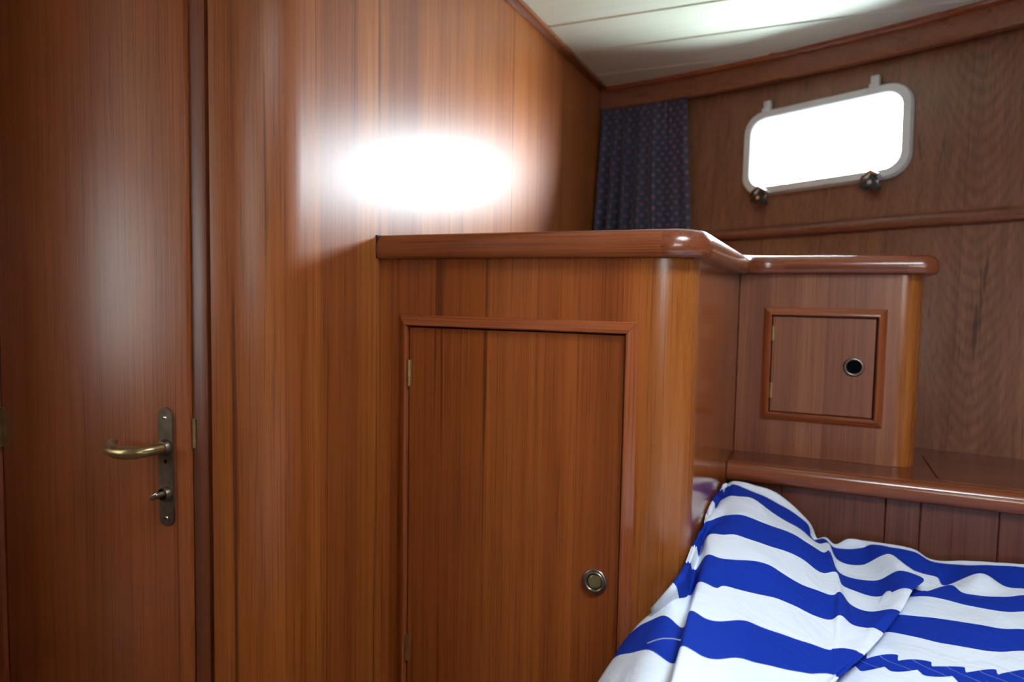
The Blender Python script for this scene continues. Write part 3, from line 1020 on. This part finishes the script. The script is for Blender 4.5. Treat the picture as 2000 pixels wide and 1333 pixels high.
# keep the outline valid where the hull closes in on the nosing
ol = [(x, max(y, 1.447 if i > 1 else y)) for i, (x, y) in enumerate(ol)]
board = prism('shelf_board', ol, SHELF - .018, SHELF, 'teak_shelf', sh)
lid_ol = [(.56 + a, 1.59 + b_) for a, b_ in rounded_rect(.68, .245, .028, 6)]
bmc = bmesh.new()
l0 = [bmc.verts.new((x, y, SHELF - .1 + H)) for x, y in lid_ol]
l1 = [bmc.verts.new((x, y, SHELF + .1 + H)) for x, y in lid_ol]
bmc.faces.new(l0)
bmc.faces.new(l1)
for i in range(len(lid_ol)):
    j = (i + 1) % len(lid_ol)
    bmc.faces.new((l0[i], l0[j], l1[j], l1[i]))
bmesh.ops.recalc_face_normals(bmc, faces=bmc.faces)
mec = bpy.data.meshes.new('c')
bmc.to_mesh(mec)
bmc.free()
p, l = board.parent, board.location.copy()
board.parent = None
board.location = (0, 0, 0)
bpy.context.view_layer.update()
cut(board, mec)
board.parent = p
board.location = l
lid = prism('shelf_lid', [(.56 + a, 1.59 + b_) for a, b_ in rounded_rect(.6755, .2405, .0265, 6)], SHELF - .016, SHELF + .0005, 'teak_shelf', sh, bev=.001, seg=1)
nose2 = [(-.012, SHELF - .036), (.016, SHELF - .036), (.0215, SHELF - .033), (.0245, SHELF - .027), (.0255, SHELF - .018), (.024, SHELF - .009), (.020, SHELF - .003), (.013, SHELF + .0012), (.004, SHELF + .0022), (-.0005, SHELF + .0018), (-.0012, SHELF - .02), (-.012, SHELF - .02)]
link('nosing', finish(sweep_mesh(plan_stations([(XS + .0005, 1.4455), (1.08, 1.4455)], 0, 1), nose2), 50), 'teak_long', sh)

# boarding under the shelf
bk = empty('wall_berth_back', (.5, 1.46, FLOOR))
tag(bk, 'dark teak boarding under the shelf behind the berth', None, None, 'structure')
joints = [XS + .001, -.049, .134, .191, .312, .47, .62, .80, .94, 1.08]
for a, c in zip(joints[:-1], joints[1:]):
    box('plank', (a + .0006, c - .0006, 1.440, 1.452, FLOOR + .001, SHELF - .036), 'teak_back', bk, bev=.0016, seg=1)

# ------------------------------------------------------------------ berth and bedding
berth_ol = [(-.10, -.26), (2.0, -.26)] + [(x, min(1.432, y_hull(x, -.33) - .012)) for x in np.linspace(2.0, -.10, 22)]
base = prism('berth_platform', [(x + (.03 if x < 0 else 0), y) for x, y in berth_ol], FLOOR + .001, -.70, 'teak_back', None, bev=.004)
tag(base, 'teak berth platform', None, None, 'structure')
mt = prism('mattress', berth_ol, -.699, -.575, 'mattress_white', None, bev=.03, seg=4)
tag(mt, 'white berth mattress beneath the blue and white striped duvet', 'mattress')

# ------------------------------------------------------------------ curtain
bm = bmesh.new()
NU, NV = 220, 46
z_top, z_bot = CEIL - .05, .10
verts = []
cuv = []
rnd = random.Random(4)
# pleats: position along the rail (0..1) -> depth; deep folds gather at the bulkhead end
folds = [(0.02, .5), (0.10, -.9), (0.17, .6), (0.24, -1.0), (0.31, .7), (0.38, -.9), (0.47, .45), (0.55, -.55), (0.63, 1.0), (0.71, -.35), (0.80, -.25), (0.88, -.30), (0.955, .55), (1.0, .1)]
fx = [f[0] for f in folds]
fd = [f[1] for f in folds]


def smooth_interp(t, X, Y):
    for i in range(len(X) - 1):
        if t <= X[i + 1] or i == len(X) - 2:
            s = min(1, max(0, (t - X[i]) / (X[i + 1] - X[i])))
            s = s * s * (3 - 2 * s)
            return Y[i] + (Y[i + 1] - Y[i]) * s


for j in range(NV + 1):
    tv = j / NV
    z = z_top + (z_bot - z_top) * tv
    x0 = -.640 - .004 * tv
    x1 = -.372 + .045 * tv ** 1.3
    row = []
    arc_l = 0.0
    prevp = None
    for i in range(NU + 1):
        t = i / NU
        amp = .005 + .024 * min(1, tv * 1.15) ** .8
        dep = smooth_interp(t, fx, fd) * amp
        dep += .0035 * sin(t * 95 + 1.0) * math.exp(-tv * 6.5)          # tight gathers under the heading tape
        dep += .002 * sin(t * 21 + tv * 5)
        x = x0 + (x1 - x0) * t + .004 * sin(tv * 3 + t * 7) * tv
        y = y_hull(x, z) - .028 - .012 * tv - dep
        y = min(y, y_hull(x, z) - .004)
        p_ = Vector((x, y, z))
        verts.append(bm.verts.new(p_))
        if prevp is not None:
            arc_l += (p_ - prevp).length
        prevp = p_
        cuv.append((t * .40, tv * (z_top - z_bot)))
for j in range(NV):
    for i in range(NU):
        a = j * (NU + 1) + i
        bm.faces.new((verts[a], verts[a + 1], verts[a + NU + 2], verts[a + NU + 1]))
me = finish(bm, 180)
for k_, nm in enumerate(('cu', 'cv')):
    at_ = me.attributes.new(nm, 'FLOAT', 'POINT')
    at_.data.foreach_set('value', [c_[k_] for c_ in cuv])
cur = link('curtain', me, 'curtain_cloth')
tag(cur, 'short navy curtain with small rust lozenges, gathered in the corner beside the portlight', 'curtain')
sd = cur.modifiers.new('cloth', 'SOLIDIFY')
sd.thickness = .0012

# ------------------------------------------------------------------ duvet
DUVET=[[(-0.242,0.660,-0.620),(-0.258,0.650,-0.565),(-0.262,0.630,-0.530),(-0.184,0.461,-0.472),(-0.116,0.413,-0.454),(-0.107,0.413,-0.426),(-0.062,0.413,-0.447),(-0.055,0.422,-0.451),(-0.070,0.440,-0.454),(-0.047,0.463,-0.460),(-0.089,0.485,-0.433),(-0.064,0.495,-0.438),(-0.074,0.504,-0.448),(-0.092,0.504,-0.450),(-0.098,0.504,-0.444),(-0.104,0.504,-0.439),(-0.134,0.519,-0.453),(-0.079,0.583,-0.458),(-0.047,0.707,-0.458),(0.056,0.753,-0.458),(0.127,0.694,-0.458),(0.194,0.700,-0.458),(0.314,0.697,-0.454),(0.474,0.694,-0.464),(0.674,0.690,-0.454),(0.914,0.685,-0.462)],
[(-0.233,0.698,-0.606),(-0.249,0.688,-0.551),(-0.253,0.668,-0.516),(-0.180,0.523,-0.459),(-0.119,0.479,-0.444),(-0.110,0.479,-0.417),(-0.069,0.479,-0.435),(-0.061,0.489,-0.440),(-0.069,0.508,-0.443),(-0.045,0.532,-0.451),(-0.070,0.556,-0.432),(-0.047,0.565,-0.437),(-0.053,0.575,-0.445),(-0.067,0.575,-0.447),(-0.071,0.575,-0.443),(-0.075,0.575,-0.439),(-0.105,0.590,-0.453),(-0.052,0.650,-0.458),(-0.018,0.755,-0.458),(0.074,0.793,-0.458),(0.141,0.746,-0.458),(0.207,0.754,-0.458),(0.327,0.751,-0.454),(0.487,0.748,-0.464),(0.687,0.744,-0.454),(0.927,0.739,-0.462)],
[(-0.224,0.736,-0.592),(-0.240,0.726,-0.537),(-0.244,0.706,-0.502),(-0.176,0.585,-0.446),(-0.121,0.546,-0.434),(-0.112,0.546,-0.408),(-0.076,0.546,-0.423),(-0.066,0.556,-0.428),(-0.068,0.576,-0.432),(-0.043,0.601,-0.442),(-0.051,0.626,-0.431),(-0.031,0.636,-0.435),(-0.033,0.646,-0.443),(-0.041,0.646,-0.444),(-0.044,0.646,-0.441),(-0.046,0.646,-0.439),(-0.076,0.661,-0.453),(-0.025,0.717,-0.458),(0.012,0.802,-0.458),(0.093,0.832,-0.458),(0.155,0.797,-0.458),(0.220,0.808,-0.458),(0.340,0.805,-0.454),(0.500,0.802,-0.464),(0.700,0.798,-0.454),(0.940,0.793,-0.462)],
[(-0.216,0.774,-0.577),(-0.232,0.764,-0.522),(-0.236,0.744,-0.487),(-0.172,0.647,-0.433),(-0.124,0.612,-0.424),(-0.115,0.612,-0.399),(-0.083,0.612,-0.412),(-0.072,0.623,-0.417),(-0.067,0.644,-0.421),(-0.042,0.670,-0.433),(-0.032,0.696,-0.431),(-0.014,0.707,-0.434),(-0.013,0.717,-0.440),(-0.016,0.717,-0.441),(-0.017,0.717,-0.440),(-0.018,0.718,-0.439),(-0.048,0.733,-0.453),(0.001,0.785,-0.458),(0.041,0.850,-0.458),(0.111,0.872,-0.458),(0.169,0.848,-0.458),(0.233,0.862,-0.458),(0.353,0.859,-0.454),(0.513,0.856,-0.464),(0.713,0.852,-0.454),(0.953,0.847,-0.462)],
[(-0.207,0.812,-0.563),(-0.223,0.802,-0.508),(-0.227,0.782,-0.473),(-0.169,0.708,-0.420),(-0.126,0.679,-0.414),(-0.118,0.679,-0.390),(-0.090,0.679,-0.400),(-0.078,0.690,-0.406),(-0.066,0.712,-0.410),(-0.040,0.739,-0.424),(-0.013,0.767,-0.430),(0.003,0.778,-0.433),(0.007,0.789,-0.438),(0.009,0.789,-0.439),(0.011,0.789,-0.438),(0.011,0.789,-0.439),(-0.019,0.804,-0.453),(0.028,0.852,-0.458),(0.070,0.897,-0.458),(0.130,0.912,-0.458),(0.183,0.899,-0.458),(0.246,0.915,-0.458),(0.366,0.913,-0.454),(0.526,0.910,-0.464),(0.726,0.906,-0.454),(0.966,0.901,-0.462)],
[(-0.198,0.850,-0.549),(-0.214,0.840,-0.494),(-0.218,0.820,-0.459),(-0.165,0.770,-0.407),(-0.129,0.745,-0.404),(-0.120,0.745,-0.381),(-0.097,0.745,-0.388),(-0.083,0.756,-0.394),(-0.064,0.779,-0.399),(-0.038,0.808,-0.415),(0.006,0.837,-0.429),(0.019,0.849,-0.432),(0.028,0.860,-0.436),(0.034,0.860,-0.436),(0.038,0.860,-0.437),(0.040,0.860,-0.439),(0.010,0.875,-0.453),(0.055,0.919,-0.458),(0.099,0.945,-0.458),(0.148,0.952,-0.458),(0.197,0.950,-0.458),(0.259,0.969,-0.458),(0.379,0.967,-0.454),(0.539,0.964,-0.464),(0.739,0.960,-0.454),(0.979,0.955,-0.462)],
[(-0.189,0.890,-0.534),(-0.205,0.880,-0.479),(-0.209,0.860,-0.444),(-0.161,0.835,-0.394),(-0.131,0.815,-0.393),(-0.123,0.815,-0.371),(-0.104,0.815,-0.376),(-0.089,0.827,-0.382),(-0.063,0.851,-0.387),(-0.036,0.881,-0.406),(0.026,0.911,-0.428),(0.037,0.923,-0.431),(0.049,0.935,-0.433),(0.061,0.935,-0.433),(0.066,0.935,-0.435),(0.071,0.935,-0.440),(0.041,0.950,-0.454),(0.083,0.990,-0.458),(0.130,0.995,-0.458),(0.168,0.993,-0.458),(0.212,1.004,-0.458),(0.272,1.026,-0.458),(0.392,1.024,-0.454),(0.552,1.021,-0.464),(0.752,1.017,-0.454),(0.992,1.012,-0.462)],
[(-0.128,0.880,-0.452),(-0.144,0.870,-0.397),(-0.148,0.850,-0.362),(-0.146,0.865,-0.366),(-0.135,0.890,-0.384),(-0.124,0.890,-0.363),(-0.103,0.890,-0.367),(-0.095,0.902,-0.369),(-0.072,0.926,-0.381),(-0.031,0.956,-0.394),(0.028,0.986,-0.424),(0.046,0.998,-0.421),(0.061,1.010,-0.435),(0.078,1.010,-0.436),(0.089,1.010,-0.434),(0.099,1.010,-0.440),(0.069,1.025,-0.454),(0.108,1.063,-0.458),(0.156,1.061,-0.458),(0.204,1.059,-0.458),(0.238,1.066,-0.458),(0.287,1.088,-0.458),(0.407,1.086,-0.454),(0.567,1.082,-0.464),(0.767,1.078,-0.454),(1.007,1.074,-0.462)],
[(-0.128,0.975,-0.454),(-0.144,0.965,-0.399),(-0.148,0.945,-0.364),(-0.146,0.952,-0.367),(-0.140,0.965,-0.379),(-0.126,0.965,-0.356),(-0.109,0.965,-0.356),(-0.090,0.977,-0.360),(-0.059,1.001,-0.368),(-0.019,1.031,-0.392),(0.033,1.061,-0.420),(0.048,1.073,-0.418),(0.063,1.085,-0.437),(0.089,1.085,-0.442),(0.116,1.085,-0.433),(0.125,1.085,-0.437),(0.095,1.100,-0.451),(0.131,1.132,-0.458),(0.176,1.141,-0.458),(0.232,1.139,-0.458),(0.260,1.141,-0.458),(0.304,1.159,-0.458),(0.424,1.156,-0.454),(0.584,1.153,-0.464),(0.784,1.149,-0.454),(1.024,1.144,-0.462)],
[(-0.128,1.025,-0.447),(-0.144,1.015,-0.392),(-0.148,0.995,-0.357),(-0.146,1.004,-0.360),(-0.144,1.033,-0.371),(-0.134,1.045,-0.354),(-0.113,1.045,-0.351),(-0.094,1.057,-0.353),(-0.058,1.081,-0.367),(-0.015,1.111,-0.386),(0.023,1.141,-0.418),(0.045,1.153,-0.418),(0.058,1.165,-0.443),(0.101,1.165,-0.451),(0.136,1.165,-0.432),(0.149,1.165,-0.435),(0.119,1.180,-0.449),(0.153,1.209,-0.458),(0.182,1.220,-0.458),(0.231,1.216,-0.458),(0.273,1.207,-0.458),(0.322,1.234,-0.458),(0.442,1.231,-0.454),(0.602,1.228,-0.464),(0.802,1.224,-0.454),(1.042,1.219,-0.462)],
[(-0.128,1.106,-0.449),(-0.144,1.096,-0.394),(-0.148,1.076,-0.359),(-0.146,1.082,-0.353),(-0.144,1.081,-0.347),(-0.129,1.140,-0.352),(-0.110,1.140,-0.347),(-0.092,1.151,-0.350),(-0.065,1.171,-0.362),(-0.017,1.198,-0.384),(0.024,1.224,-0.415),(0.037,1.234,-0.415),(0.055,1.245,-0.451),(0.105,1.245,-0.455),(0.141,1.245,-0.432),(0.175,1.245,-0.441),(0.145,1.260,-0.455),(0.176,1.242,-0.458),(0.219,1.291,-0.458),(0.236,1.265,-0.458),(0.287,1.272,-0.458),(0.338,1.298,-0.458),(0.458,1.295,-0.454),(0.618,1.292,-0.464),(0.818,1.288,-0.454),(1.058,1.283,-0.462)],
[(-0.128,1.215,-0.436),(-0.144,1.205,-0.381),(-0.148,1.185,-0.346),(-0.146,1.243,-0.360),(-0.139,1.260,-0.358),(-0.128,1.260,-0.352),(-0.115,1.260,-0.351),(-0.087,1.267,-0.354),(-0.053,1.279,-0.377),(-0.009,1.296,-0.403),(0.019,1.312,-0.428),(0.037,1.318,-0.428),(0.054,1.325,-0.459),(0.092,1.325,-0.461),(0.132,1.325,-0.433),(0.158,1.325,-0.450),(0.182,1.325,-0.457),(0.205,1.325,-0.461),(0.218,1.325,-0.472),(0.265,1.325,-0.445),(0.301,1.325,-0.460),(0.344,1.325,-0.457),(0.464,1.323,-0.453),(0.624,1.319,-0.463),(0.824,1.315,-0.453),(1.064,1.311,-0.461)],
[(-0.128,1.331,-0.444),(-0.144,1.321,-0.389),(-0.148,1.301,-0.354),(-0.146,1.309,-0.353),(-0.144,1.338,-0.358),(-0.140,1.355,-0.358),(-0.130,1.355,-0.352),(-0.102,1.359,-0.362),(-0.058,1.365,-0.378),(-0.001,1.374,-0.414),(0.010,1.383,-0.445),(0.032,1.386,-0.442),(0.052,1.390,-0.458),(0.093,1.390,-0.451),(0.112,1.390,-0.442),(0.151,1.405,-0.446),(0.166,1.405,-0.446),(0.184,1.405,-0.449),(0.210,1.405,-0.462),(0.254,1.405,-0.460),(0.297,1.405,-0.451),(0.363,1.405,-0.446),(0.483,1.403,-0.442),(0.643,1.399,-0.452),(0.843,1.395,-0.442),(1.083,1.391,-0.450)],
[(-0.128,1.361,-0.446),(-0.144,1.351,-0.391),(-0.148,1.331,-0.356),(-0.146,1.330,-0.354),(-0.144,1.337,-0.353),(-0.145,1.390,-0.363),(-0.131,1.390,-0.357),(-0.099,1.392,-0.359),(-0.051,1.397,-0.372),(0.003,1.404,-0.421),(0.020,1.410,-0.452),(0.035,1.413,-0.449),(0.051,1.415,-0.460),(0.073,1.415,-0.444),(0.102,1.415,-0.446),(0.153,1.425,-0.451),(0.168,1.425,-0.451),(0.187,1.425,-0.454),(0.213,1.425,-0.468),(0.266,1.425,-0.460),(0.299,1.425,-0.456),(0.368,1.425,-0.452),(0.488,1.423,-0.448),(0.648,1.419,-0.458),(0.848,1.415,-0.448),(1.088,1.411,-0.456)],
[(-0.128,1.379,-0.481),(-0.144,1.369,-0.426),(-0.148,1.349,-0.391),(-0.146,1.348,-0.389),(-0.144,1.355,-0.388),(-0.145,1.408,-0.398),(-0.131,1.408,-0.392),(-0.099,1.410,-0.394),(-0.051,1.415,-0.407),(0.003,1.422,-0.456),(0.020,1.428,-0.487),(0.035,1.431,-0.484),(0.051,1.433,-0.495),(0.073,1.433,-0.479),(0.102,1.433,-0.481),(0.153,1.434,-0.486),(0.168,1.434,-0.486),(0.187,1.434,-0.489),(0.213,1.434,-0.503),(0.266,1.434,-0.495),(0.299,1.434,-0.491),(0.368,1.434,-0.487),(0.488,1.432,-0.483),(0.648,1.428,-0.493),(0.848,1.424,-0.483),(1.088,1.420,-0.491)],
[(-0.128,1.369,-0.541),(-0.144,1.359,-0.486),(-0.148,1.339,-0.451),(-0.146,1.338,-0.449),(-0.144,1.345,-0.448),(-0.145,1.398,-0.458),(-0.131,1.398,-0.452),(-0.099,1.400,-0.454),(-0.051,1.405,-0.467),(0.003,1.412,-0.516),(0.020,1.418,-0.547),(0.035,1.421,-0.544),(0.051,1.423,-0.555),(0.073,1.423,-0.539),(0.102,1.423,-0.541),(0.153,1.424,-0.546),(0.168,1.424,-0.546),(0.187,1.424,-0.549),(0.213,1.424,-0.563),(0.266,1.424,-0.555),(0.299,1.424,-0.551),(0.368,1.424,-0.547),(0.488,1.422,-0.543),(0.648,1.418,-0.553),(0.848,1.414,-0.543),(1.088,1.410,-0.551)]]

G = np.array(DUVET)
RV, CU_ = G.shape[0], G.shape[1]
SUBV, SUBU = 12, 9


def cr(p0, p1, p2, p3, t):
    return .5 * ((2 * p1) + (-p0 + p2) * t + (2 * p0 - 5 * p1 + 4 * p2 - p3) * t * t + (-p0 + 3 * p1 - 3 * p2 + p3) * t ** 3)


def resample(arr, sub):
    n = arr.shape[0]
    out = []
    for i in range(n - 1):
        p0, p1, p2, p3 = arr[max(i - 1, 0)], arr[i], arr[i + 1], arr[min(i + 2, n - 1)]
        for s in range(sub):
            out.append(cr(p0, p1, p2, p3, s / sub))
    out.append(arr[-1])
    return np.array(out)


Gv = resample(G, SUBV)                                   # along the rows
Gf = resample(Gv.transpose(1, 0, 2), SUBU).transpose(1, 0, 2)
rows_n, cols_n = Gf.shape[:2]
bm = bmesh.new()
V = []
su_, sv_, ro_ = [], [], []
for j in range(rows_n):
    arc_l = 0
    for i in range(cols_n):
        p_ = Vector(Gf[j, i])
        d_ = noise.noise(p_ * 14.0) * .0035 + noise.noise(p_ * 34.0) * .0012
        p_.z += d_
        V.append(bm.verts.new(p_))
        if i:
            arc_l += float(np.linalg.norm(Gf[j, i] - Gf[j, i - 1]))
        su_.append(arc_l)
        sv_.append(-4 + j / SUBV)
        ro_.append(1.0 if i >= 16.2 * SUBU else 0.0)
for j in range(rows_n - 1):
    for i in range(cols_n - 1):
        a = j * cols_n + i
        bm.faces.new((V[a], V[a + 1], V[a + cols_n + 1], V[a + cols_n]))
me = finish(bm, 180)
for nm, dat in (('su', su_), ('sv', sv_), ('rope', ro_)):
    at_ = me.attributes.new(nm, 'FLOAT', 'POINT')
    at_.data.foreach_set('value', dat)
duv = empty('duvet', (.05, 1.0, -.50))
tag(duv, 'blue and white striped duvet heaped into the corner of the berth', 'duvet')
cover = link('duvet_cover', me, 'duvet_cloth', duv)
sd = cover.modifiers.new('cloth', 'SOLIDIFY')
sd.thickness = .004
sd.offset = -1
bm = bmesh.new()


def duv_pt(c_, v_, lift):
    j = int(round((v_ + 4) * SUBV))
    i = int(round(c_ * SUBU))
    p_ = Vector(Gf[j, i])
    p_.z += lift
    return p_


ta, tb = duv_pt(3.0, 1.10, .003), duv_pt(4.75, 1.12, .006)
tpts = [ta.lerp(tb, t_) + Vector((0, 0, .004 * sin(pi * t_))) for t_ in (0, .25, .5, .75, 1)]
tube(bm, tpts, .0005, 5)
link('loose_thread', finish(bm), 'thread_white', duv)
